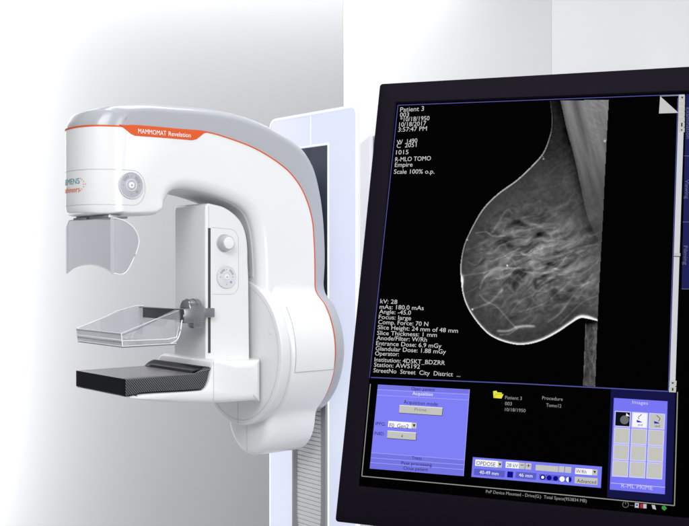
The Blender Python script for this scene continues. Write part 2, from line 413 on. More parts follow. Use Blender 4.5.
# knob
s, z = Pt(224.0, 243, TW)
bm = bmesh.new(); cyl(bm, (s, -TW+.001, z), (0, -1, 0), .0290, .006, 48, .002); cyl(bm, (s, -TW-.004, z), (0, -1, 0), .0265, .026, 48, .004, r2=.0235)
kn = link('knob', bm, mat('knob_grey', (.46, .47, .50, 1), .28, coat=.4), M)
bm = bmesh.new(); cyl(bm, (s, -TW-.028, z), (0, -1, 0), .0195, .0035, 48, .001); link('knob_cap', bm, WHITE, kn)
dial(226.0, 277, TW, .0345, M, DIALW)

# ---------------- table mount
TH = .166
mt = crv([(.012, Z(-.4015), .02), (.03, Z(-.3985), .05)], 3)+crv(px([(137, 396.4, .1), (143, 393.9, .3), (195, 390.9), (203.5, 388.8), (207.5, 382), (210.5, 369), (212.5, 362.5, .3), (216, 359.6, .5)], TH, .15), 4)+[(.40, Z(-.3195), 1), (.46, Z(-.3195), 1), (.5188, Z(-.3195), 1), (.5188, Z(-.4575), 1)]+crv([(.50, Z(-.4575), 1)]+px([(255, 401), (235, 402.5), (213, 403.4), (180, 403.3), (158, 401.9, .5), (140, 399.9, .15)], TH)+[(.014, Z(-.4045), .02)], 4)
bm = bmesh.new(); loft_t(bm, mt, fillet_slices(TH+.004, .024, mid=24, n=10), back=(.5188, .060, .105, .0652))
mount = link('table_mount', bm, WHITE, M, smooth=40)
bm = bmesh.new(); a = px([(213.5, 361.5), (213.5, 401)], TH+.004); sline(bm, [(p[0], -(TH+.0041), p[1]) for p in a], .0007)
link('seam', bm, SEAM, mount)
# black detector table: top, front and sides in their own finish
tb = [(.0, Z(-.3475), 1)]+[(.10, Z(-.3475), 1), (.20, Z(-.3475), 1), (.245, Z(-.3475), 1)]+crv([(.25, Z(-.3470), 1), (.262, Z(-.337), 1), (.282, Z(-.329), 1), (.300, Z(-.331), 1), (.309, Z(-.339), 1)], 4)+crv(px([(208.7, 371), (206.5, 381), (203, 387.6), (195, 389.9), (143, 392.9), (137, 395.4)], TH-.002)+[(.02, Z(-.3975), 1), (.004, Z(-.4010), 1)], 4)+[(0, Z(-.397), 1), (0, Z(-.353), 1)]
bm = bmesh.new(); loft_t(bm, tb, fillet_slices(TH-.001, .004, mid=10, n=3))
bm.normal_update(); bmesh.ops.recalc_face_normals(bm, faces=bm.faces)
for f in bm.faces:
    n = f.normal; c = f.calc_center_median()
    if abs(n.y) > .8: f.material_index = 1
    elif n.z > .6 and c.x < .246: f.material_index = 2
    elif c.x > .246 and n.z > -.2: f.material_index = 3
table = link('detector_table', bm, [BLACK, CARBON, TOPBLK, ROLL], M, smooth=35)
# thin light edge along the near side of the top
bm = bmesh.new(); tube(bm, [(.002, -(TH-.002), Z(-.3482)), (.244, -(TH-.002), Z(-.3478)), (.262, -(TH-.002), Z(-.341)), (.285, -(TH-.002), Z(-.3385)), (.306, -(TH-.002), Z(-.3365))], .0016, 8)
link('edge_trim', bm, METAL, table)

# ---------------- compression paddle (clear tray) and its clamp
pz0, pzf = Z(-.250), Z(-.211)
th = .0028
def slab(bm, quad, th, mi=0):
    q = [Vector(p) for p in quad]; n = (q[1]-q[0]).cross(q[-1]-q[0]).normalized()*th/2
    a = [bm.verts.new(p+n) for p in q]; b = [bm.verts.new(p-n) for p in q]; k = len(q)
    bm.faces.new(a).material_index = mi; bm.faces.new(b[::-1]).material_index = mi
    for i in range(k): bm.faces.new((a[i], b[i], b[(i+1) % k], a[(i+1) % k])).material_index = mi
bm = bmesh.new()
PT = .150
slab(bm, [(.002, PT, pz0), (.002, -PT, pz0), (.185, -PT, pz0), (.205, -PT+.025, pz0), (.205, PT-.025, pz0), (.185, PT, pz0)], th)
slab(bm, [(0, PT, pz0+.002), (0, -PT, pz0+.002), (-.004, -PT, pzf), (-.004, PT, pzf)], th)
for sg in (1, -1):
    q = [(.003, sg*(PT), pz0+.002), (.186, sg*PT, pz0+.002), (.215, sg*(PT-.02), Z(-.150)), (.19, sg*(PT-.012), Z(-.146)), (.0, sg*(PT+.001), pzf-.001)]
    slab(bm, q if sg > 0 else q[::-1], th)
slab(bm, [(.188, -.128, pz0+.004), (.222, -.122, Z(-.146)), (.222, .122, Z(-.146)), (.188, .128, pz0+.004)], th)
pad = link('compression_paddle', bm, PDGLASS, M, smooth=0)
bm = bmesh.new()   # moulded rims, their bright highlights put in as opaque white
tube(bm, [(-.004, PT, pzf), (-.004, -PT, pzf)], .0011)
tube(bm, [(-.004, -PT, pzf), (.10, -PT+.004, Z(-.178)), (.215, -PT+.018, Z(-.146))], .0009)
tube(bm, [(-.004, PT, pzf), (.10, PT-.006, Z(-.175)), (.13, PT-.010, Z(-.160)), (.20, PT-.014, Z(-.143)), (.222, .12, Z(-.143))], .0026)
tube(bm, [(0, PT, pz0), (0, -PT, pz0)], .0015); tube(bm, [(0, -PT, pz0), (.186, -PT, pz0)], .0012)
tube(bm, [(0, -PT, pz0), (-.004, -PT, pzf)], .0018); tube(bm, [(0, PT, pz0), (-.004, PT, pzf)], .0018)
tube(bm, crv([(.165, -PT, pz0), (.188, -PT+.001, pz0+.010), (.205, -PT+.008, Z(-.215)), (.216, -PT+.016, Z(-.180)), (.232, -PT+.020, Z(-.150))]), .0019)
tube(bm, crv([(.165, PT-.004, pz0), (.188, PT-.006, pz0+.010), (.203, PT-.012, Z(-.205)), (.212, PT-.018, Z(-.150))]), .0022)
tube(bm, [(-.0025, PT, Z(-.232)), (-.0025, -PT, Z(-.232))], .0022); tube(bm, [(.0, -PT-.0015, Z(-.234)), (.16, -PT-.0015, Z(-.236))], .0014)
tube(bm, [(.14, -PT+.001, Z(-.237)), (.186, -PT, Z(-.232)), (.205, -PT+.016, Z(-.20))], .0016)
link('paddle_rim', bm, EDGE, pad)
bm = bmesh.new()
tube(bm, [(-.0035, -PT-.001, Z(-.2165)), (.05, -PT+.001, Z(-.201)), (.12, -PT+.006, Z(-.176))], .0011); tube(bm, [(-.0052, PT, Z(-.2150)), (-.0052, -PT, Z(-.2150))], .0009)
tube(bm, [(.001, PT, Z(-.2535)), (.001, -PT, Z(-.2535)), (.180, -PT, Z(-.2535))], .0014); tube(bm, [(-.001, PT, Z(-.239)), (-.001, -PT, Z(-.239))], .0014)
link('paddle_shade_line', bm, mat('painted_edge_shadow', (.16, .16, .19, 1), .2, coat=.5), pad)  # dark tubes paint the shaded lines along the clear edges
bm = bmesh.new()
sheet_ = crv([(.08, PT-.006, 0), (.13, PT-.009, 0), (.175, PT-.016, 0), (.198, PT-.034, 0), (.204, PT-.055, 0)], 5)
loft(bm, [[(x, y, Z(-.236)+.0*k) for k, (x, y, _) in enumerate(sheet_)]+[(x, y-.002, Z(-.236)) for x, y, _ in sheet_[::-1]], [(x, y, Z(-.182)+.034*min(1, k/10)) for k, (x, y, _) in enumerate(sheet_)]+[(x, y-.002, Z(-.182)+.034*min(1, k/10)) for k, (x, y, _) in list(enumerate(sheet_))[::-1]]])
link('paddle_bright_sheet', bm, FROST, pad)  # added frosted sheet, paints the bright rear of the far wall
bm = bmesh.new()
box(bm, (.205, -.135, Z(-.180)), (.222, .125, Z(-.145)), .003)
link('paddle_bar', bm, mat('dark_clear_plastic', (.022, .022, .028, 1), .35, coat=.1), pad)
bm = bmesh.new()
slab(bm, [(.205, .09, Z(-.182)), (.205, -.06, Z(-.182)), (.205, -.045, Z(-.205)), (.205, .075, Z(-.205))], .004)
link('paddle_bracket', bm, PDGLASS, pad, smooth=0)
bm = bmesh.new()
box(bm, (.222, -.135, Z(-.190)), (.300, -.075, Z(-.145)), .005)
box(bm, (.262, -(TW+.030), Z(-.208)), (.300, -(TW-.008), Z(-.146)), .005)
box(bm, (.300, -(TW+.020), Z(-.176)), (.350, -(TW+.0015), Z(-.146)), .003)
cl = link('paddle_clamp', bm, METAL, M)
bm = bmesh.new(); box(bm, (.2665, -(TW+.0315), Z(-.182)), (.2765, -(TW+.029), Z(-.154)), .0005); link('clamp_slot', bm, SEAMD, cl, smooth=0)
bm = bmesh.new(); cyl(bm, (.255, -.085, Z(-.148)), (1, 0, 0), .032, .05, 40, .004); link('clamp_knob', bm, METAL, cl)
bm = bmesh.new(); torus(bm, (.262, -.085, Z(-.148)), (1, 0, 0), .032, .0015, 40, 8); torus(bm, (.285, -.085, Z(-.148)), (1, 0, 0), .032, .0015, 40, 8); link('knob_ring', bm, METALD, cl)

# ---------------- face shield under the head
SHS, SHT = -.036, .152; zt, zb = Z(.136), Z(-.028)
def sheet(bm, grid, th, nrm):
    n = Vector(nrm)*th
    a = [[bm.verts.new(p) for p in r] for r in grid]; b = [[bm.verts.new(Vector(p)+n) for p in r] for r in grid]
    R, Cc = len(grid), len(grid[0])
    for i in range(R-1):
        for j in range(Cc-1):
            bm.faces.new((a[i][j], a[i][j+1], a[i+1][j+1], a[i+1][j])); bm.faces.new((b[i][j], b[i+1][j], b[i+1][j+1], b[i][j+1]))
    for j in range(Cc-1):
        bm.faces.new((a[0][j], b[0][j], b[0][j+1], a[0][j+1])); bm.faces.new((a[-1][j], a[-1][j+1], b[-1][j+1], b[-1][j]))
    for i in range(R-1):
        bm.faces.new((a[i][0], a[i+1][0], b[i+1][0], b[i][0])); bm.faces.new((a[i][-1], b[i][-1], b[i+1][-1], a[i+1][-1]))
nx = 30; cols = []
def botz(t): return zb+.024*(1-(t/SHT)**2)-.004*(abs(t)/SHT)**6
def topz(t): return zt-.02*max(0, (abs(t)/SHT-.86)/.14)**2.2 if t < 0 else zt
ts = [-SHT+2*SHT*k/nx for k in range(nx+1)]
bm = bmesh.new(); sheet(bm, [[(SHS, -t, topz(t)) for t in ts], [(SHS, -t, botz(t)) for t in ts]], .003, (1, 0, 0))
sh = link('face_shield', bm, SHGLASS, M, smooth=20)
wing = crv([(SHS, zt-.002)]+[Pt(x, y, SHT) for x, y in [(118, 218.5), (126, 221.5), (133, 227), (137.5, 234), (139, 242), (136.5, 252), (132.5, 261), (129, 268), (125.5, 272.5), (120.5, 274.5), (116, 273.5)]]+[(SHS, botz(SHT))], 4)
def wings(sg):
    bm = bmesh.new(); ring = [(q[0], q[1]) for q in wing]
    loft(bm, [[(s, -sg*SHT, z) for s, z in ring], [(s, -sg*(SHT-.003), z) for s, z in ring]]); return bm
link('shield_wing', wings(1), SHGLASS, sh, smooth=20)
# edges
bm = bmesh.new()
tube(bm, [(SHS, -t, botz(t)) for t in ts], .0021); tube(bm, [(SHS, -SHT, zt), (SHS, -SHT, botz(SHT))], .0052); tube(bm, [(SHS, SHT, topz(-SHT)), (SHS, SHT, botz(-SHT))], .0036)
tube(bm, [(SHS, -t, topz(t)) for t in ts[:9]], .0015)
link('shield_edge', bm, FROST, sh)
bm = bmesh.new(); tube(bm, [(s, -SHT, z) for s, z in wing], .0016); tube(bm, [(SHS-.001, -t, botz(t)) for t in ts], .0013); link('shield_edge', bm, EDGE, sh)
bm = bmesh.new()
box(bm, (-.045, -.145, Z(.134)), (.02, -.02, Z(.1415)), .002); box(bm, (-.045, .0, Z(.134)), (-.02, .09, Z(.1415)), .002)
box(bm, (-.03, -.12, Z(.1405)), (.0, .1, Z(.146)), .001)
link('shield_rail', bm, METAL, M)

# ---------------- stand: glowing panel, grey column with bellows
SP = .835; PW = .259; ptop = Z(.548)
def rr(w, z0, z1, r, n=8):
    pts = []
    for cx, cz, a0 in ((w-r, z1-r, 0), (-(w-r), z1-r, 90), (-(w-r), z0+r, 180), (w-r, z0+r, 270)):
        for k in range(n+1):
            a = math.radians(a0+90*k/n); pts.append((cx+r*math.cos(a), cz+r*math.sin(a)))
    return pts
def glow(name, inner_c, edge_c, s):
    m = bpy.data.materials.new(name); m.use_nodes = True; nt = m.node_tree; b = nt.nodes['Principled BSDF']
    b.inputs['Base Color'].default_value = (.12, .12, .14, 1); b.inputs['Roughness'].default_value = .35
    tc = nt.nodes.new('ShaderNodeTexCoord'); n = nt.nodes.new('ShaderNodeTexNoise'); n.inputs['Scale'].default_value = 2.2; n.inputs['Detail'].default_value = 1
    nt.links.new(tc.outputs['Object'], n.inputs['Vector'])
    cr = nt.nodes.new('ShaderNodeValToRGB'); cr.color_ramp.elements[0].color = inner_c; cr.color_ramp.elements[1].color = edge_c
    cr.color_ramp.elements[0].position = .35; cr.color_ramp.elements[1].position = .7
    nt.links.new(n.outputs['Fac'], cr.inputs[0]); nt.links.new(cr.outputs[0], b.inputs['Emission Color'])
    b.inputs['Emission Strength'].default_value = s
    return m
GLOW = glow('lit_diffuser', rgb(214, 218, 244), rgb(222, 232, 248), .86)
RIM = emis('lit_diffuser_rim', rgb(246, 248, 255), 1.1)
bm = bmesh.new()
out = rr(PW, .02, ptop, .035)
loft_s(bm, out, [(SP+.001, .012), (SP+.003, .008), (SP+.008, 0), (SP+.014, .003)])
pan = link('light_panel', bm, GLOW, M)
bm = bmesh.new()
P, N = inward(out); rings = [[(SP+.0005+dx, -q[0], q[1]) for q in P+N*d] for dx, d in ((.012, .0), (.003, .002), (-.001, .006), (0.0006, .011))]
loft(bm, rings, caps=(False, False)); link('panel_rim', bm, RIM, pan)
bm = bmesh.new()
CWH = .098; ctop = Z(.419)
ss = SP-.0012
for t in (-CWH-.004, CWH+.004):
    box(bm, (ss-.001, -t-.0028, .03), (ss+.003, -t+.0028, ctop+.006), .0008)
box(bm, (ss-.001, -CWH-.004, ctop+.0035), (ss+.003, CWH+.004, ctop+.0075), .0008)
box(bm, (ss+.0005, -.0025, ctop+.01), (ss+.003, .0025, ptop-.015), .0006)
link('light_guide', bm, RIM, pan)
bm = bmesh.new(); box(bm, (SP-.0015, -CWH, .04), (SP+.03, CWH, ctop), .0015); column = link('column', bm, COLD, M)
# lower grey frame with U-shaped window holding the bellows
zmid = Z(-.30); bw = .071
bm = bmesh.new()
def ubox(lo, hi): box(bm, lo, hi, .001)
ubox((SP-.010, -CWH, .35), (SP-.002, -bw, zmid)); ubox((SP-.010, bw, .35), (SP-.002, CWH, zmid)); ubox((SP-.010, -CWH, .04), (SP-.002, CWH, .3495))
zu = Z(-.90)
for sg in (1, -1):   # rounded bottom corners of the window
    pts = [(sg*bw, .3495+.0)]+[(sg*bw, zu)]+[(sg*bw*(1-.75*(1-math.cos(a))), zu-.12*math.sin(a)) for a in [math.pi/2*k/8 for k in range(9)]]+[(sg*.25*bw, .3495)]
    loft(bm, [[(s, -t, z) for t, z in pts] for s in (SP-.0098, SP-.0022)])
link('column_frame', bm, COLG, column, smooth=20)
bm = bmesh.new(); z = .36; k = 0
while z < zmid:
    h = .0155
    prof = [(SP-.0021, z), (SP-.0058, z+.0014), (SP-.0070, z+h-.0022), (SP-.0060, z+h-.0009), (SP-.0021, z+h-.0006)]
    loft(bm, [[(a, -t, b) for a, b in prof] for t in (-bw+.0006, bw-.0006)]); z += h
link('bellows', bm, BELL, column, smooth=20)
bm = bmesh.new(); box(bm, (.55, -.30, 0.001), (1.05, .30, .035), .01); link('foot_plate', bm, COLG, M)
bm = bmesh.new(); cyl(bm, (.70, 0, ZC), (1, 0, 0), .085, .16, 48, .004); link('pivot_shaft', bm, COLG, M)

# ------------------------------------------------------------------ pale cabinet behind the lit panel
cx0, cyy = (361.5-CX)/F*4.62, 4.62
cab = thing('cabinet', 'tall pale grey cupboard half hidden between the glowing panel and the dark monitor', 'cupboard', (cx0+.32, cyy+.26, 0), math.radians(7))
ctz = CZ+(CY-135)/F*4.62
bm = bmesh.new(); box(bm, (-.30, -.24, .05), (.32, .24, ctz), .014, 4); link('carcass', bm, mat('cabinet_paint', (.27, .27, .31, 1), .45, coat=.2), cab)
bm = bmesh.new(); box(bm, (-.318, -.25, .08), (-.3005, .22, ctz-.004), .006); link('edge_trim', bm, mat('cabinet_trim', (.62, .62, .66, 1), .4), cab)
bm = bmesh.new(); box(bm, (-.28, -.262, .09), (.30, -.2405, ctz-.022), .004); link('door', bm, mat('cabinet_door', (.28, .28, .32, 1), .4, coat=.2), cab)
bm = bmesh.new(); box(bm, (-.27, -.21, .0), (.29, .21, .0495)); link('plinth', bm, COLG, cab, smooth=0)

# ------------------------------------------------------------------ walls and floor
def struct(name, bm, m, smooth=0):
    o = link(name, bm, m, None, smooth); o['kind'] = 'structure'; return o
YW = 5.3; xc = (343-CX)/F*YW
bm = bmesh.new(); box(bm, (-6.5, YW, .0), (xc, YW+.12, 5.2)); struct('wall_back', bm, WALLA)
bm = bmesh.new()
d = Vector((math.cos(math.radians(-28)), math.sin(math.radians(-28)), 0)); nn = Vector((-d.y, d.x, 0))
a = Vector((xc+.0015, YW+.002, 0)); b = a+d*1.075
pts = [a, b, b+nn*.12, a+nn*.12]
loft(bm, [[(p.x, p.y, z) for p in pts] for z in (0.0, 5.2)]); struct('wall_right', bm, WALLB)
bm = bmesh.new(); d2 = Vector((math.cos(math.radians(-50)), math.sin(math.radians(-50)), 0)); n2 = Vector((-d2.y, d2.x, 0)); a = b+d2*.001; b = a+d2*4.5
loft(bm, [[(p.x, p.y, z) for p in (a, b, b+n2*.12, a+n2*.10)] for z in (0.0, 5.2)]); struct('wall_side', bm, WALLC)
bm = bmesh.new(); box(bm, (-7, -3, -.05), (7, 7, 0)); struct('floor', bm, FLOORM)

# ------------------------------------------------------------------ THE MONITOR
# camera axes (right, forward, up): right vector of the screen = (2.631, -1, +.0465), up vector = (.456, 1, 4.297)
R_ = Vector((2.631, -1.0, -.0465)).normalized(); U_ = Vector((.456, 1.0, 4.297)); U_ = (U_-R_*U_.dot(R_)).normalized(); N_ = R_.cross(U_)
if N_.y > 0: N_ = -N_
Zm = 1.20
TL = Vector(((398-CX)/F*Zm, Zm, CZ+(CY-105.5)/F*Zm))
def S(x, y):
    ray = Vector(((x-CX)/F, 1, (CY-y)/F)); c = Vector((0, 0, CZ))
    k = (TL-c).dot(N_)/ray.dot(N_); p = c+ray*k-TL
    return p.dot(R_), p.dot(U_)
ub, vb = S(361.7, 476.3); ubr, vbr = S(674, 505.6); uo, vo = S(380, 84); uob, vob = S(335.5, 521.6)
print('SCREEN', 'BL', ub, vb, 'BR', ubr, vbr, 'outerTL', uo, vo, 'outerBL', uob, vob, 'TR', S(684, 94.6), 'outer TR', S(689, 66), S(689,94.6), S(682,500))
MON = bpy.data.objects.new('monitor', None); COL.objects.link(MON); MON.empty_display_size = .1
MON['label'] = 'large dark tilted flat-panel monitor showing an x-ray scan and blue control windows'; MON['category'] = 'monitor'
rot = Matrix((R_, U_, N_)).transposed().to_4x4(); rot.translation = TL
MON.matrix_world = rot
WS, HS = None, None
u1 = S(688.5, 400)[0]+.006; vbot = S(361.2, 486)[1]
UL, UR = uo, u1+(-uo)+.004; VT, VB = vo, vob
# bezel: frame with an opening, sloping inner lip
bm = bmesh.new()
def rect(u0, u1_, v0, v1_, w): return [(u0, v0, w), (u1_, v0, w), (u1_, v1_, w), (u0, v1_, w)]
def rrect(u0, u1_, v0, v1_, r, w, n=5):
    out = []
    for cx, cy, a0 in ((u1_-r, v1_-r, 0), (u0+r, v1_-r, 90), (u0+r, v0+r, 180), (u1_-r, v0+r, 270)):
        for k in range(n+1):
            a = math.radians(a0+90*k/n); out.append((cx+r*math.cos(a), cy+r*math.sin(a), w))
    return out
su0, su1, sv0, sv1 = -.0020, u1, vbot, .0020     # visible glass
FR = .002                                       # bezel stands this far before the glass
rings = [rrect(su0, su1, sv0, sv1, .0006, -.0005), rrect(su0-.0005, su1+.0005, sv0-.0005, sv1+.0005, .0008, FR-.0012),
         rrect(su0-.0018, su1+.0018, sv0-.0018, sv1+.0018, .0012, FR),
         rrect(UL+.0022, UR-.0022, VB+.0022, VT-.0022, .0030, FR), rrect(UL+.0006, UR-.0006, VB+.0006, VT-.0006, .0034, FR-.0008), rrect(UL, UR, VB, VT, .0036, FR-.0024),
         rrect(UL, UR, VB, VT, .0036, -.022), rrect(UL+.004, UR-.004, VB+.004, VT-.004, .004, -.028), rrect(UL+.05, UR-.05, VB+.06, VT-.06, .01, -.052)]
vtr = S(689, 66.6)[1]-VT
rings = [r if i < 3 else [(p[0], p[1]+(vtr*(p[0]-UL)/(S(689, 66)[0]-UL)*max(0, min(1, (p[1]-VB)/(VT-VB)))), p[2]) for p in r] for i, r in enumerate(rings)]
loft(bm, rings, caps=(False, True))
bez = link('bezel', bm, BEZEL, MON, smooth=35)
def flat(bm, poly, w=0, mi=0):
    bm.faces.new([bm.verts.new((p[0], p[1], w)) for p in poly]).material_index = mi
bm = bmesh.new(); box(bm, (su0-.0003, sv0-.0003, -.003), (su1+.0003, sv1+.0003, 0))
GLASS = mat('screen_black', (.0008, .0008, .001, 1), .6, spec=.0); screen = link('screen', bm, GLASS, MON, smooth=0)
# support column behind and below, out of the photograph
bm = bmesh.new()
cu = (UL+UR)/2; cen = TL+R_*cu+U_*((VT+VB)/2)
arm = thing('monitor_stand', 'tall dark stand carrying the monitor from behind', 'stand', (cen.x, cen.y+.13, 0))
bm = bmesh.new(); cyl(bm, (0, 0, .03), (0, 0, 1), .026, cen.z-.05, 32, .004); link('pole', bm, COLD, arm)
bm = bmesh.new(); cyl(bm, (0, 0, .001), (0, 0, 1), .24, .029, 64, .008); link('base', bm, COLD, arm)
bm = bmesh.new(); cyl(bm, (0, 0, cen.z-.02), (0, 0, 1), .034, .05, 24, .004)
tube(bm, [(0, 0, cen.z), (0.0, -.066, cen.z)], .02, 20); link('bracket', bm, COLD, arm)

def E(r, g, b, s=1.0, name='screen_light'): return emis(name, rgb(r, g, b), s)
E_BLUE = E(128, 128, 246); E_LINE = E(84, 86, 160); E_NAVY = E(38, 40, 104); E_DNAVY = E(22, 22, 70); E_GREY = E(196, 196, 190); E_WHITE = E(246, 246, 250)
E_LGT = E(205, 205, 255); E_TXT = E(206, 206, 206); E_TXT2 = E(120, 120, 120); E_BLK = E(10, 10, 30); E_YEL = E(232, 228, 70); E_SCR = E(206, 208, 214); E_DB = E(12, 12, 140); E_BARD = E(100, 102, 190)
E_HD = E(116, 116, 226); E_MID = E(92, 94, 200); E_GRN = E(60, 150, 70); E_RED = E(170, 50, 50); E_FR = E(150, 150, 140); E_DK = E(60, 60, 60)
def quadpx(bm, a, b, c, d, w): flat(bm, [S(*a), S(*b), S(*c), S(*d)], w)
def linepx(bm, pts, hwid, w):
    """polyline of photo pixels drawn as a strip on the screen"""
    P_ = [Vector(S(*p)) for p in pts]
    for p, q in zip(P_[:-1], P_[1:]):
        d = (q-p).normalized(); n = Vector((-d.y, d.x))*hwid
        flat(bm, [p+n, q+n, q-n, p-n], w)
def scr(name, m, bm):
    """every separate patch and every line of writing becomes a piece of its own"""
    for tb_ in TX.pop(id(bm), []): link('text_line', tb_, m, screen, smooth=0)
    if name.endswith(('line', 'border', '_icon', '_mark', 'shadow')):
        if bm.verts: link(name, bm, m, screen, smooth=0)
        return
    seen = set(); bm.verts.ensure_lookup_table()
    for f in list(bm.faces):
        nb = bmesh.new(); nb.faces.new([nb.verts.new(v.co) for v in f.verts]); link(name, nb, m, screen, smooth=0)
    bm.free()
TX = {}
def txt(bm, s, a, b, cap, w=.0009, bold=0):
    """baseline from photo pixel a to b, cap height in photo pixels"""
    p = Vector(S(*a)); q = Vector(S(*b)); L = (q-p).length; d = (q-p)/L
    ph = (Vector(S(a[0]+.1, a[1]-cap))-p).length; n = Vector((-d.y, d.x))
    tb_ = bmesh.new(); TX.setdefault(id(bm), []).append(tb_)
    text_bm(tb_, s, lambda x, y: (p.x+d.x*x+n.x*y, p.y+d.y*x+n.y*y, w), bold=bold, w=L, h=ph)
# --- the scan picture: outline and tissue computed on a fine grid, colours given off by the screen
skin = np.array([(550.3, 101), (551, 108), (552, 118), (551.6, 128), (549.6, 137), (543.8, 152), (533.3, 164.7), (517, 180), (500.8, 191.6), (489.2, 202), (480, 213.5), (470, 232), (463.8, 247), (460.8, 264), (460.9, 276.5), (463.2, 295), (469.5, 311), (482, 328), (493.8, 337.6), (510, 343.4), (524, 344.6), (540.3, 341), (556.5, 333), (570.5, 323.7), (579.8, 318.2), (586.7, 318.5), (597.5, 321)])
skin = np.array([p for p in crv(skin, 6)])
rightedge = [(597.5, 322), (598.5, 300), (600.5, 262), (603, 215.8), (606.5, 141.4), (608.8, 99.8)]
poly = np.array([tuple(p) for p in skin]+rightedge+[(550.3, 101)])
strip = np.array([(585.6, 319.5), (585.6, 324.8), (584.6, 350), (583.2, 386), (595.2, 387), (596.4, 350), (597.6, 320)])
def inside(P_, x, y):
    r = np.zeros(x.shape, bool); n = len(P_)
    for i in range(n):
        x1, y1 = P_[i]; x2, y2 = P_[(i+1) % n]
        if y1 == y2: continue
        c = ((y1 > y) != (y2 > y)) & (x < (x2-x1)*(y-y1)/(y2-y1)+x1); r ^= c
    return r
def dist(P_, x, y):
    d = np.full(x.shape, 1e9); par = np.zeros(x.shape); 
    for i in range(len(P_)-1):
        a = P_[i]; b = P_[i+1]; ab = b-a; L = (ab**2).sum()+1e-12
        t = np.clip(((x-a[0])*ab[0]+(y-a[1])*ab[1])/L, 0, 1); q = np.hypot(x-a[0]-t*ab[0], y-a[1]-t*ab[1])
        m = q < d; d[m] = q[m]; par[m] = i+t[m]
    return d, par
def vnoise(x, y, seed):
    g = np.random.default_rng(seed).random((257, 257)); xi = np.floor(x).astype(int); yi = np.floor(y).astype(int); fx = x-xi; fy = y-yi
    fx = fx*fx*(3-2*fx); fy = fy*fy*(3-2*fy); xi %= 256; yi %= 256
    return (g[yi, xi]*(1-fx)+g[yi, xi+1]*fx)*(1-fy)+(g[yi+1, xi]*(1-fx)+g[yi+1, xi+1]*fx)*fy
def fbm(x, y, seed, o=4):
    v = 0; a = .5; tot = 0
    for k in range(o): v = v+a*vnoise(x*2**k+17*k, y*2**k+31*k, seed+k); tot += a; a *= .55
    return v/tot
def ridge(x, y, seed, k=6):
    n = fbm(x, y, seed, 2); return np.clip(1-np.abs(n-.5)*k, 0, 1)**1.5
GX = np.arange(457.5, 611.5, .55); GY = np.arange(97, 389, .55); X, Y_ = np.meshgrid(GX, GY)
ins = inside(poly, X, Y_); dsk, par = dist(skin, X, Y_)
ang = np.radians(-14-22*np.clip((Y_-230)/80, 0, 1)-14*np.clip((X-560)/40, 0, 1))
wx = X+9*(fbm(X/27, Y_/27, 3, 3)-.5)*2; wy = Y_+9*(fbm(X/27, Y_/27, 9, 3)-.5)*2
ru = (wx-530)*np.cos(ang)+(wy-260)*np.sin(ang)+400; rv = -(wx-530)*np.sin(ang)+(wy-260)*np.cos(ang)+400
fib = ridge(ru/26, rv/8.5, 21, 5)*.40+ridge(ru/15, rv/5.5, 33, 6)*.22+ridge(ru/44, rv/10, 55, 14)*.38+ridge(X/15, Y_/11, 58, 12)*.26+.16*ridge(ru/13, rv/3.4, 101, 6)+.38*fbm(X/10, Y_/8, 83)
dark = fbm(ru/16, rv/6, 71, 3)
gl = np.exp(-(((X-535)/58)**2+((Y_-262)/50)**2)**1.4)
core = np.exp(-(((X-534)/10)**2+((Y_-254)/6)**2))+.6*np.exp(-(((X-531)/5)**2+((Y_-261)/5)**2))
v = .145+.09*fbm(X/3, Y_/3, 5)+.10*fbm(X/30, Y_/30, 91)
v = v+(fib*.38)*(.16+.84*np.maximum(gl, .7*np.exp(-(((X-575)/35)**2+((Y_-290)/38)**2))))*np.clip((dsk-5)/14, .12, 1)
v = v-.34*np.clip(dark-.5, 0, 1)*2.2*gl+.15*core+.02*gl
# darker fatty band along the muscle
mus = np.array(crv([(560.5, 101), (563, 112), (567, 130), (575, 160), (581, 188), (586, 211), (591, 226), (600, 244)], 6))
dm, _ = dist(mus, X, Y_); mx = np.interp(Y_, mus[:, 1], mus[:, 0], left=560, right=700); inm = (X > mx) & (Y_ < 246)
v = np.where(~inm, v-.15*np.exp(-dm/7)*np.clip((250-Y_)/60, 0, 1)-.09*np.clip((190-Y_)/60, 0, 1), v)
vm = .35+.15*np.clip((190-Y_)/80, 0, 1)+.10*(fbm((X-(Y_*.28))/5, Y_/60, 12)-.5)*2*np.clip((230-Y_)/60, 0, 1)+.03*(fbm(X/1.6, Y_/1.6, 44)-.5)+.06*ridge((X+Y_*.7)/14, (Y_-X*.7)/5, 15, 8)*np.clip((160-Y_)/40, 0, 1)*np.clip((X-580)/15, 0, 1)
vm = vm-.12*np.exp(-((X-(575+(Y_-101)*.22))/4)**2)*np.clip((160-Y_)/50, 0, 1)
soft = np.clip((X-mx)/5+.2, 0, 1); fade = np.clip((250-Y_)/75, 0, 1)
v = np.where(inm, v*(1-soft*fade)+vm*soft*fade, v)
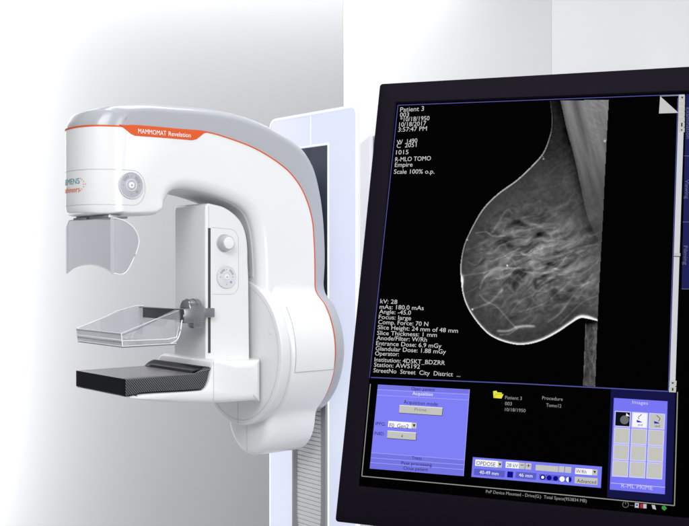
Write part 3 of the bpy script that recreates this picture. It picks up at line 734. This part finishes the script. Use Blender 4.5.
# chosen ducts and vessels
def duct(pts, wdt, amp):
    global v
    d_, _ = dist(np.array(crv(pts, 6)), X, Y_); v = v+.5*amp*np.exp(-(d_/(wdt*1.15))**2)*(.5+fbm(X/5, Y_/5, 77))
for pts, wd, am in [([(480, 288), (484, 279), (492, 271), (505, 269), (527, 268)], .9, .30), ([(484, 273), (497, 268), (515, 268)], .8, .22), ([(524, 272), (540, 273), (551, 272), (560, 265), (566, 258)], .9, .26), ([(543, 260), (560, 256), (580, 248), (598, 244)], 1, .25),
                    ([(480, 295), (487, 302), (496, 306), (507, 318), (515, 327)], .8, .25), ([(498, 331), (508, 331), (516, 328), (526, 326.5), (534, 326.5)], 1.1, .55), ([(516, 327), (524, 325.5), (533, 326)], 1, .3), ([(500, 335), (509, 334), (517, 329)], .7, .3),
                    ([(476, 233), (486, 232), (493, 236), (505, 236)], .7, .3), ([(493, 232), (500, 220), (507, 210), (513, 214)], .8, .18), ([(462, 276), (475, 274), (484, 273)], .7, .2), ([(468, 292), (476, 288), (483, 280)], .7, .16), ([(473, 309), (482, 306), (492, 301), (502, 290)], .9, .3),
                    ([(520, 312), (530, 309), (545, 303), (560, 291), (572, 280)], .8, .2), ([(548, 322), (560, 313), (570, 300), (580, 288), (596, 279)], .8, .2), ([(560, 324), (572, 312), (583, 302), (597, 296)], .7, .2), ([(510, 314), (522, 300), (538, 294)], .7, .16), ([(466, 250), (476, 247), (488, 240)], .7, .15), ([(468, 262), (476, 265), (482, 258)], .7, .16)]: duct(pts, wd, am)
for cx_, cy_, rr_, am in [(543.5, 159, .7, .6), (543, 156.7, .6, .4), (507.3, 265.5, .8, .8), (467.5, 240, .8, .6), (472.5, 309.5, .9, .7), (605, 141, 1.2, .4), (592, 359, 1.2, .25), (593.5, 361, 1, .2)]: v = v+am*np.exp(-(((X-cx_)**2+(Y_-cy_)**2)/rr_**2))
# skin line, thick and bright low down and on the left
sw = np.interp(par, [0, 20, 30, 50, 66, 72, 90, 110, 130, 140, 150, 156], [.5, .6, .9, 1.2, .85, .85, 1.3, 1.8, 2.1, 2.2, 3.0, 1.8])
sa_ = np.interp(par, [0, 14, 24, 34, 60, 72, 78, 90, 110, 156], [.2, .3, .5, .7, .62, .5, .62, .75, .85, .95])
dd = np.where(ins, dsk, 0)
v = np.where(ins, v*np.clip(.55+dsk/6, 0, 1), 0)
v = np.where(ins, v+sa_*np.exp(-(dd/sw)**2.4), v)
v = np.where(ins, v+.9*np.exp(-(((X-462.3)/1.3)**2+((Y_-281)/5)**2)), v)
v = np.where(ins, v+.8*np.exp(-(((X-583)/6)**2+((Y_-319.5)/2.4)**2)), v)
ist = inside(strip, X, Y_) & ~ins
vs = .12+.30*fbm(X/2, Y_/6, 61)+.15*(fbm(X/1.2, Y_/1.2, 66)-.5)+.12*np.clip((X-590)/7, 0, 1)-.3*np.exp(-((Y_-322)/4)**2); d3, _ = dist(strip[1:4], X, Y_); vs = vs+.12*np.exp(-(d3/.8)**2)
v = np.where(ist, vs, v)
v = v+np.where(ins | ist, .035*(rng.random(X.shape)-.5), 0)
edge_aa = np.where(~ins & ~ist, np.clip(.5-dsk, 0, .5)*sa_, 0); v = np.maximum(v, edge_aa)
v = np.clip(v, 0, .97); vl = np.where(v <= .04045, v/12.92, ((v+.055)/1.055)**2.4)
keep = (v > .012); nv = X.size
uv = np.zeros((X.shape[0], X.shape[1], 2))
# plane coordinates for every grid node
rx = (X-CX)/F; rz = (CY-Y_)/F; den = rx*N_.x+N_.y+rz*N_.z; c0 = Vector((0, 0, CZ)); num = (TL-c0).dot(N_); kk = num/den
px_, py_, pz_ = rx*kk-TL.x, kk-TL.y, rz*kk+CZ-TL.z
uu = px_*R_.x+py_*R_.y+pz_*R_.z; vv = px_*U_.x+py_*U_.y+pz_*U_.z
H_, W_ = X.shape; idx = np.arange(nv).reshape(H_, W_)
k4 = keep[:-1, :-1] | keep[1:, :-1] | keep[:-1, 1:] | keep[1:, 1:]
q = np.stack([idx[:-1, :-1][k4], idx[1:, :-1][k4], idx[1:, 1:][k4], idx[:-1, 1:][k4]], 1)
used = np.unique(q); remap = -np.ones(nv, int); remap[used] = np.arange(len(used)); q = remap[q]
verts = np.stack([uu.ravel()[used], vv.ravel()[used], np.full(len(used), .0004)], 1)
me = bpy.data.meshes.new('scan_image'); me.from_pydata(verts.tolist(), [], q.tolist())
at = me.color_attributes.new('tissue', 'FLOAT_COLOR', 'POINT'); cc = np.ones((len(used), 4)); cc[:, :3] = vl.ravel()[used][:, None]; at.data.foreach_set('color', cc.ravel().astype(np.float32))
m = bpy.data.materials.new('scan_emission'); m.use_nodes = True; nt = m.node_tree; nt.nodes.remove(nt.nodes['Principled BSDF'])
an = nt.nodes.new('ShaderNodeAttribute'); an.attribute_name = 'tissue'; e = nt.nodes.new('ShaderNodeEmission')
nt.links.new(an.outputs['Color'], e.inputs['Color']); nt.links.new(e.outputs[0], nt.nodes['Material Output'].inputs['Surface']); me.materials.append(m)
o = bpy.data.objects.new('scan_image', me); COL.objects.link(o); o.parent = screen

# --- frame lines of the screen
bm = bmesh.new()
linepx(bm, [(398, 105.3), (684.5, 94.4)], .0004, .0003); linepx(bm, [(398, 105.3), (362.3, 395), (369.5, 384)] [:1]+[(369.4, 378)], .0004, .0003)
linepx(bm, [(371, 377.5), (520, 383.7), (668, 391.5)], .0005, .0003); linepx(bm, [(678.0, 98), (668.5, 391)], .0004, .0003)
scr('window_border', E_LINE, bm)
bm = bmesh.new()
linepx(bm, [(370.5, 384), (361.9, 476.2), (520, 490.7), (674.5, 505.7), (677.6, 392)], .00045, .0003)
scr('screen_border', E_FR, bm)
bm = bmesh.new(); quadpx(bm, (611, 387.6), (675.3, 392.5), (672.2, 503.5), (607, 497.5), .0002); scr('side_panel', E_DNAVY, bm)
# --- patient text, top left
bm = bmesh.new()
for s, a, b in [('003', (400, 117.2), (409, 117)), ('*10/18/1950', (400.3, 121.8), (429.5, 120.5)), ('10/18/2017', (399.3, 127.0), (426.2, 125.7)), ('3:57:47 PM', (398.3, 132), (427, 130.8)),
                ('W  1490', (397, 144.6), (417.5, 142.8)), ('C  2051', (396.8, 148.2), (416.6, 147)), ('1015', (396.2, 154.8), (408.6, 154.3)), ('R-MLO TOMO', (395.3, 161.8), (431, 160.6)), ('Empire', (395, 167.2), (412.6, 166.8)), ('Scale 100% o.p.', (394, 174), (434.5, 173.8))]:
    txt(bm, s, a, b, 4.3, bold=.002)
txt(bm, 'Patient 3', (400.3, 112.2), (424, 111), 4.6, bold=.018)
base = [('kV: 28', 397.3, 303.3, 304.2), ('mAs: 180.0 mAs', 423.8, 308.9, 310.3), ('Angle: -45.0', 411, 313.7, 315), ('Focus: large', 411.2, 319, 320.4), ('Comp. Force: 70 N', 428.3, 324.1, 326.3), ('Slice Height: 24 mm of 48 mm', 458, 329.3, 333), ('Slice Thickness: 1 mm', 437, 335, 337.2),
        ('Anode/Filter: W/Rh', 427, 340, 342), ('Entrance Dose: 6.9 mGy', 441.5, 345.3, 348.2), ('Glandular Dose: 1.88 mGy', 446, 350.5, 354), ('Operator:', 399, 355.6, 356.3), ('Institution: 4D5KT_BDZRR', 445, 361.6, 365.2), ('Station: AWS192', 420, 366.8, 368.9), ('StreetNo  Street  City  District  ...', 460.5, 372.4, 377)]
for i, (s, xr, y0, y1) in enumerate(base):
    xl = 381-.098*(y0-303)*1.0-.6; txt(bm, s, (xl, y0), (xr, y1), 4.2, bold=.002)
scr('patient_text', E_TXT, bm)
# --- acquisition window
bm = bmesh.new(); quadpx(bm, (378, 384.6), (469.5, 389.6), (463.5, 476.2), (369.8, 468.6), .0003); scr('acquisition_window', E_BLUE, bm)
bm = bmesh.new(); quadpx(bm, (378.1, 385), (469.3, 390), (469, 393.8), (377.7, 389), .00045); quadpx(bm, (371.4, 453), (464.8, 460), (463.7, 475.8), (370, 468.3), .00045); scr('window_header', E_HD, bm)
bm = bmesh.new()
for a, b in [((377.6, 389.7), (469, 394.6)), ((377.2, 395.2), (468.7, 400.2)), ((371.4, 452.8), (464.8, 460)), ((371, 457.8), (464.6, 465)), ((370.5, 462.6), (464.2, 469.8))]: linepx(bm, [a, b], .0003, .0006)
linepx(bm, [(469.6, 389.5), (463.5, 476.2)], .0003, .0006)
scr('divider_line', E(160, 162, 250), bm)
bm = bmesh.new()
quadpx(bm, (399.8, 405.4), (442.8, 408.1), (442.2, 415.6), (399.2, 412.8), .0006); quadpx(bm, (387.8, 431), (416.4, 433), (415.9, 440.2), (387.2, 438), .0006); quadpx(bm, (412, 422.6), (416.8, 422.9), (416.5, 428.8), (411.6, 428.4), .0008)
scr('button', E_GREY, bm)
bm = bmesh.new(); quadpx(bm, (388.6, 421), (412, 422.6), (411.6, 428.6), (388.1, 427), .0006); linepx(bm, [(399.8, 405.4), (442.8, 408.1)], .0003, .0008); linepx(bm, [(387.8, 431), (416.4, 433)], .0003, .0008); scr('input_field', E_WHITE, bm)
bm = bmesh.new(); linepx(bm, [(399.2, 413.1), (442.3, 415.9), (443.1, 408.3)], .0003, .0008); linepx(bm, [(387.2, 438.3), (416.2, 440.5), (416.6, 433.2)], .0003, .0008); scr('button_shadow', E_DK, bm)
bm = bmesh.new()
for s, a, b, c in [('Open patient', (411.5, 390.2), (435, 391.4), 3.2), ('Acquisition mode:', (403.8, 403.8), (438.6, 406.3), 3.8), ('IPPG:', (375.7, 425.3), (385.8, 426), 3.4), ('INBD:', (374.6, 435), (384.6, 435.7), 3.4), ('F0_Gen2', (389.6, 427.3), (408.6, 428.6), 4), ('4', (401.3, 437.7), (403, 437.8), 3.2),
                   ('Trans', (411.9, 459.2), (421.8, 459.9), 3), ('Post processing', (401.5, 464.5), (432, 466.7), 3.2), ('Close patient', (403.5, 469.6), (428, 471.4), 3.2)]: txt(bm, s, a, b, c)
flat(bm, [S(413, 424.4), S(415.8, 424.6), S(414.3, 427.4)], .0011); scr('panel_text', E_BLK, bm)
bm = bmesh.new(); txt(bm, 'Acquisition', (412.6, 395), (432.8, 396.2), 3.4, bold=.015); scr('panel_text', E_WHITE, bm)
bm = bmesh.new(); txt(bm, 'Prime', (414.8, 411), (426.6, 411.7), 3.2); scr('panel_text', E(120, 120, 116), bm)
# --- patient folder and procedure
bm = bmesh.new(); flat(bm, [S(493.2, 391.3), S(496.5, 390.8), S(497.5, 392.4), S(502, 392.7), S(501.8, 394), S(503.6, 394.2), S(501.6, 398.6), S(493.6, 398)], .0004); scr('folder_icon', E_YEL, bm)
bm = bmesh.new(); linepx(bm, [(494, 397.8), (496, 394.2), (503, 394.4)], .0002, .0006); scr('folder_fold', E(150, 150, 30), bm)
bm = bmesh.new()
for s, a, b in [('Patient 3', (505.2, 399.2), (522, 400.2)), ('003', (505, 405.2), (512, 405.6)), ('10/18/1950', (505, 411.2), (525.6, 412.4)), ('Procedure', (542.3, 399.6), (562.8, 401)), ('Tomo12', (546.2, 406.8), (561.4, 407.8))]: txt(bm, s, a, b, 3.3)
txt(bm, 'PnP Device Mounted - Drive(G:)  Total Space(953834 MB)', (486, 493), (586.8, 502.6), 3.1)
scr('status_text', E(150, 150, 150), bm)
# --- exposure toolbar
bm = bmesh.new(); quadpx(bm, (472.9, 457.2), (602, 466.8), (600.9, 488), (471.4, 476.9), .0003); scr('exposure_toolbar', E(122, 124, 240), bm)
bm = bmesh.new(); quadpx(bm, (474.4, 468.6), (505.2, 470.9), (504.6, 477.6), (473.9, 475), .0005); quadpx(bm, (516, 471.7), (536.6, 473.3), (536, 480), (515.4, 478.2), .0005); quadpx(bm, (539.6, 474), (572, 476.5), (571.5, 482.6), (539.2, 479.8), .0005); scr('readout', E_MID, bm)
bm = bmesh.new(); quadpx(bm, (475.6, 459.4), (498.3, 461.1), (497.8, 467.6), (475.1, 465.8), .0005); quadpx(bm, (506, 461.6), (519.2, 462.6), (518.7, 468.8), (505.5, 467.8), .0005); quadpx(bm, (575.5, 468), (592.5, 469.3), (592, 475.3), (575, 474), .0005); scr('input_field', E_WHITE, bm)
bm = bmesh.new()
for q4 in [((498.4, 461.1), (502.2, 461.4), (501.7, 467.9), (497.9, 467.6)), ((519.4, 462.6), (525, 463), (524.5, 469.2), (518.9, 468.8)), ((525.8, 463), (531.6, 463.5), (531.1, 469.8), (525.3, 469.3)), ((536, 464.8), (558.6, 466.5), (558.1, 472.2), (535.5, 470.3)), ((559.2, 466.2), (564.6, 466.6), (564.1, 472.6), (558.7, 472.2)), ((565.4, 466.7), (571.6, 467.2), (571.1, 473.3), (564.9, 472.7)), ((592.6, 469.3), (597.8, 469.7), (597.3, 475.7), (592.1, 475.3)), ((575, 476.6), (597.8, 478.4), (597.4, 485.2), (574.6, 483.3))]: quadpx(bm, *q4, .0006)
scr('button', E_GREY, bm)
bm = bmesh.new()
for s, a, b, c in [('OPDOSE', (476.4, 465), (495.5, 466.6), 3.9), ('28 kV', (507, 466.8), (518, 467.7), 3.7), ('W/Rh', (576, 473), (586.5, 473.9), 3.6), ('Advanced', (577, 482.6), (596.2, 484.2), 3.8), ('-', (520.6, 466.4), (523.8, 466.6), 4), ('+', (526.8, 468), (530.4, 468.2), 4.6)]: txt(bm, s, a, b, c, bold=.01)
for x, y in [(500.2, 464.4), (594.8, 472)]: flat(bm, [S(x-1.4, y-1), S(x+1.4, y-.8), S(x, y+1.6)], .0011)
scr('panel_text', E_BLK, bm)
bm = bmesh.new(); txt(bm, '40-49 mm', (479.6, 473.9), (498.6, 475.6), 3.5, bold=.015); txt(bm, '46 mm', (519, 476.7), (532.6, 477.8), 3.5, bold=.015)
def disc_px(bm, x, y, r, w, a0=0, a1=360):
    flat(bm, [S(x+r*math.cos(math.radians(a)), y+r*math.sin(math.radians(a))) for a in np.linspace(a0, a1, 19)[:-1 if a1-a0 == 360 else None]], w)
disc_px(bm, 542.8, 477.4, 1.5, .0009); disc_px(bm, 562.2, 479.2, 2.7, .0009); disc_px(bm, 568.8, 479.7, 2.6, .0009, 90, 270)
scr('panel_text', E_WHITE, bm)
bm = bmesh.new(); quadpx(bm, (507.6, 471.4), (513.4, 471.9), (512.9, 477.9), (507.1, 477.4), .0005); disc_px(bm, 549.3, 478, 2.5, .0008); disc_px(bm, 555.7, 478.6, 2.5, .0008); disc_px(bm, 568.9, 479.7, 2.6, .0008, -90, 90); disc_px(bm, 542.8, 477.4, 2.7, .0008); scr('colour_swatch', E_DB, bm)
# --- images window
bm = bmesh.new(); quadpx(bm, (614, 398), (667.6, 401.4), (664.9, 494.4), (609.8, 489.6), .0004); scr('images_window', E(120, 118, 244), bm)
cells = [[(615.6, 411.4), (630.6, 412.3)], [(632.3, 411.3), (647.6, 412.8)], [(649.6, 412.6), (665.2, 413.8)]]
rows = [(411.3, 426.3), (427.8, 443.2), (444.4, 459.4), (460.7, 476.2)]
bmh, bmc = bmesh.new(), bmesh.new(); tb1, tb2, tb3 = bmesh.new(), bmesh.new(), bmesh.new()
for r_i, (y0, y1) in enumerate(rows):
    for c_i in range(3):
        def G(fu, fv):       # bilinear inside the images window
            yv = y0+(y1-y0)*fv; sh_ = -(yv-411)*.046; x0_ = 615.4+17.1*c_i+sh_; xx = x0_+15.2*fu; return (xx, yv+(xx-615)*.062)
        tgt = bmc if r_i or c_i == 2 else (tb1 if c_i == 0 else tb2)
        quadpx(bmh, G(-.03, -.03), G(1.03, -.03), G(1.03, 1.03), G(-.03, 1.03), .0006)
        quadpx(tgt, G(.03, .03), G(.97, .03), G(.97, .96), G(.03, .96), .0008)
scr('thumbnail_frame', E_LGT, bmh); scr('thumbnail', E_GREY, bmc); scr('thumbnail', E(16, 16, 30), tb1); scr('thumbnail', E_WHITE, tb2)
bm = bmesh.new()
disc_px(bm, 624.6, 420, 4.4, .0010); scr('thumbnail_scan', E(110, 110, 110), bm)
bm = bmesh.new(); flat(bm, [S(626.4, 413.2), S(630, 416.6), S(626.2, 416.2)], .0012); scr('thumbnail_corner', E_WHITE, bm)
bm = bmesh.new(); linepx(bm, [(641.8, 414.4), (638.4, 417.6), (639, 419.5)], .0003, .0011); linepx(bm, [(656.6, 415.3), (660.2, 418.8), (658.6, 421.6)], .0003, .0011)
txt(bm, 'end', (638, 426), (642.6, 426.3), 2.4, w=.0012, bold=.02); txt(bm, 'end', (655.2, 427.2), (659.8, 427.5), 2.4, w=.0012, bold=.02); scr('thumbnail_mark', E_DK, bm)
bm = bmesh.new(); flat(bm, [S(636.6, 420), S(640.4, 421.4), S(642.6, 422.6), S(637, 422.6)], .0011); flat(bm, [S(654, 421.2), S(658, 422.4), S(660, 423.8), S(654.4, 423.8)], .0011); scr('thumbnail_mark', E(40, 40, 190), bm)
bm = bmesh.new(); txt(bm, 'Images', (632.4, 403.8), (648, 405), 3.4, bold=.01); txt(bm, 'R-ML PRIME', (621.4, 487.6), (652.8, 490.2), 4.2, bold=.004); linepx(bm, [(610.6, 483), (665.1, 487.4)], .00025, .0006); scr('panel_text', E_LGT, bm)
# --- scroll bar, tabs, folded corner, tray icons
bm = bmesh.new(); quadpx(bm, (679, 94.9), (684.8, 94.7), (675.3, 386.8), (669.6, 386.6), .0004); scr('scroll_bar', E_SCR, bm)
bm = bmesh.new(); quadpx(bm, (669.3, 386.6), (676.3, 387), (675.9, 392.6), (668.9, 392.2), .0007); quadpx(bm, (669.6, 380.6), (676.7, 381), (676.3, 386.2), (669.3, 385.9), .0007); quadpx(bm, (674, 253.2), (680.4, 253.4), (680.3, 256.2), (673.9, 256), .0008)
for k in range(7): y = 96+k*5.3; quadpx(bm, (679-.03*k, y), (685-.05*k, y), (684.9-.05*k, y+4.6), (678.8-.03*k, y+4.6), .0007)
scr('scroll_button', E_GREY, bm)
bm = bmesh.new(); quadpx(bm, (681.2, 123), (682.6, 123), (682.5, 127), (681.1, 127), .0009); quadpx(bm, (681, 129.6), (682.4, 129.6), (682.4, 131), (681, 131), .0009)
flat(bm, [S(671.2, 382.4), S(674.4, 382.6), S(672.7, 384.4)], .0009); quadpx(bm, (672, 388), (673.6, 388.1), (673.4, 391), (671.8, 390.9), .0009); quadpx(bm, (673.9, 256.2), (680.3, 256.4), (680.3, 257.2), (673.9, 257), .0009); quadpx(bm, (681, 97), (683.6, 97), (682.4, 99), (682.2, 99), .0009)
scr('scroll_arrow', E_DK, bm)
bm = bmesh.new(); quadpx(bm, (686.2, 94.3), (689.4+6, 94.2), (685.2+6, 289), (681.6, 289), .0004); scr('side_tabs', E(32, 35, 88), bm)
bm = bmesh.new(); linepx(bm, [(684.3, 156), (694, 156.3)], .0003, .0006); linepx(bm, [(682.8, 222), (692, 222.3)], .0003, .0006); linepx(bm, [(681.6, 289), (691.6, 289.3)], .0003, .0006)
for s, x, y0, y1 in [('Examination', 685.6, 139, 108), ('Viewing', 684.4, 199, 180), ('Filming', 682.9, 265, 246)]:
    p = Vector(S(x, y1)); q_ = Vector(S(x-.1, y0)); d = (q_-p).normalized(); n = Vector((d.y*-1, d.x)); L = (q_-p).length
    text_bm(bm, s, lambda xx, yy, p=p, d=d, n=n: (p.x+d.x*xx+n.x*yy+.0008, p.y+d.y*xx+n.y*yy, .0009), w=L, h=.0037, bold=.01)
scr('tab_text', E(104, 106, 140), bm)
bm = bmesh.new(); flat(bm, [S(660.2, 96.3), S(678.6, 113), S(659, 113.6)], .0005); linepx(bm, [(660, 96.2), (679, 95.6), (678.6, 113)], .00025, .0005); scr('folded_corner', E(200, 200, 198), bm)
bm = bmesh.new(); p = [(625.6+3*math.cos(math.radians(a)), 504.6+3*math.sin(math.radians(a))) for a in range(-60, 241, 25)]; linepx(bm, p, .0003, .0005); linepx(bm, [(625.6, 501.6), (625.6, 504.4)], .0003, .0005); linepx(bm, [(630, 505.4), (634, 505.8)], .0002, .0005); scr('power_icon', E(110, 110, 110), bm)
bm = bmesh.new(); quadpx(bm, (635, 503), (639, 503.3), (638.8, 508), (634.8, 507.7), .0005); quadpx(bm, (643.4, 504), (646.6, 504.3), (646.5, 508.6), (643.2, 508.3), .0006); quadpx(bm, (651.6, 505), (655, 505.3), (656.2, 509.8), (652.8, 508.8), .0006); scr('tray_icon', E(190, 190, 200), bm)
bm = bmesh.new(); quadpx(bm, (640.2, 503.8), (643, 504), (642.8, 508.4), (640, 508.1), .0006); scr('tray_icon', E_RED, bm)
bm = bmesh.new(); flat(bm, [S(662, 506.4), S(664.6, 505.6), S(667, 508.4), S(664.6, 510.8), S(661.8, 509)], .0006); scr('tray_icon', E_GRN, bm)
bm = bmesh.new(); quadpx(bm, (636, 504.4), (638, 504.5), (637.9, 506), (635.9, 505.9), .0007); scr('tray_icon', E(50, 50, 190), bm)

# ------------------------------------------------------------------ lamps
def area(name, loc, look, sx, sy, power, col=(1, 1, 1), spread=180):
    l = bpy.data.lights.new(name, 'AREA'); l.shape = 'RECTANGLE'; l.size = sx; l.size_y = sy; l.energy = power; l.color = col; l.spread = math.radians(spread)
    o = bpy.data.objects.new(name, l); COL.objects.link(o); o.location = loc
    o.rotation_euler = (Vector(look)-Vector(loc)).to_track_quat('-Z', 'Y').to_euler(); return o
area('softbox_key', (-.7, -.1, 3.3), (-.3, 3.6, 1.35), 2.0, 1.4, 33, spread=120)
area('softbox_fill', (2.2, .4, 2.2), (-.2, 3.6, 1.3), 1.4, 2.0, 25, spread=130)
area('softbox_side', (-3.4, 1.6, 1.9), (-.5, 3.6, 1.5), .5, 2.2, 3)
area('softbox_overhead', (-.3, 3.5, 3.7), (-.3, 3.6, 1.4), 1.6, .9, 21, spread=130)
area('fade_lamp_left', (-2.35, 4.95, 1.05), (-1.85, 5.3, 1.0), .25, 3.8, 62, spread=130)  # added lamp, no real fixture: fades the wall to white on the left
area('fade_lamp_top', (-1.3, 4.85, 3.2), (-1.3, 5.3, 2.85), 3.7, .3, 21, spread=120)  # also an added lamp, whitens the wall towards the top

# ------------------------------------------------------------------ world, render
w = bpy.data.worlds.new('World'); SC.world = w; w.use_nodes = True
w.node_tree.nodes['Background'].inputs['Color'].default_value = (.95, .97, 1, 1); w.node_tree.nodes['Background'].inputs['Strength'].default_value = .53
SC.render.engine = 'CYCLES'; SC.cycles.transparent_max_bounces = 24; SC.cycles.max_bounces = 8
SC.view_settings.view_transform = 'Standard'; SC.view_settings.look = 'None'; SC.view_settings.exposure = 0; SC.view_settings.gamma = 1
SC.render.resolution_x = 1024; SC.render.resolution_y = 782
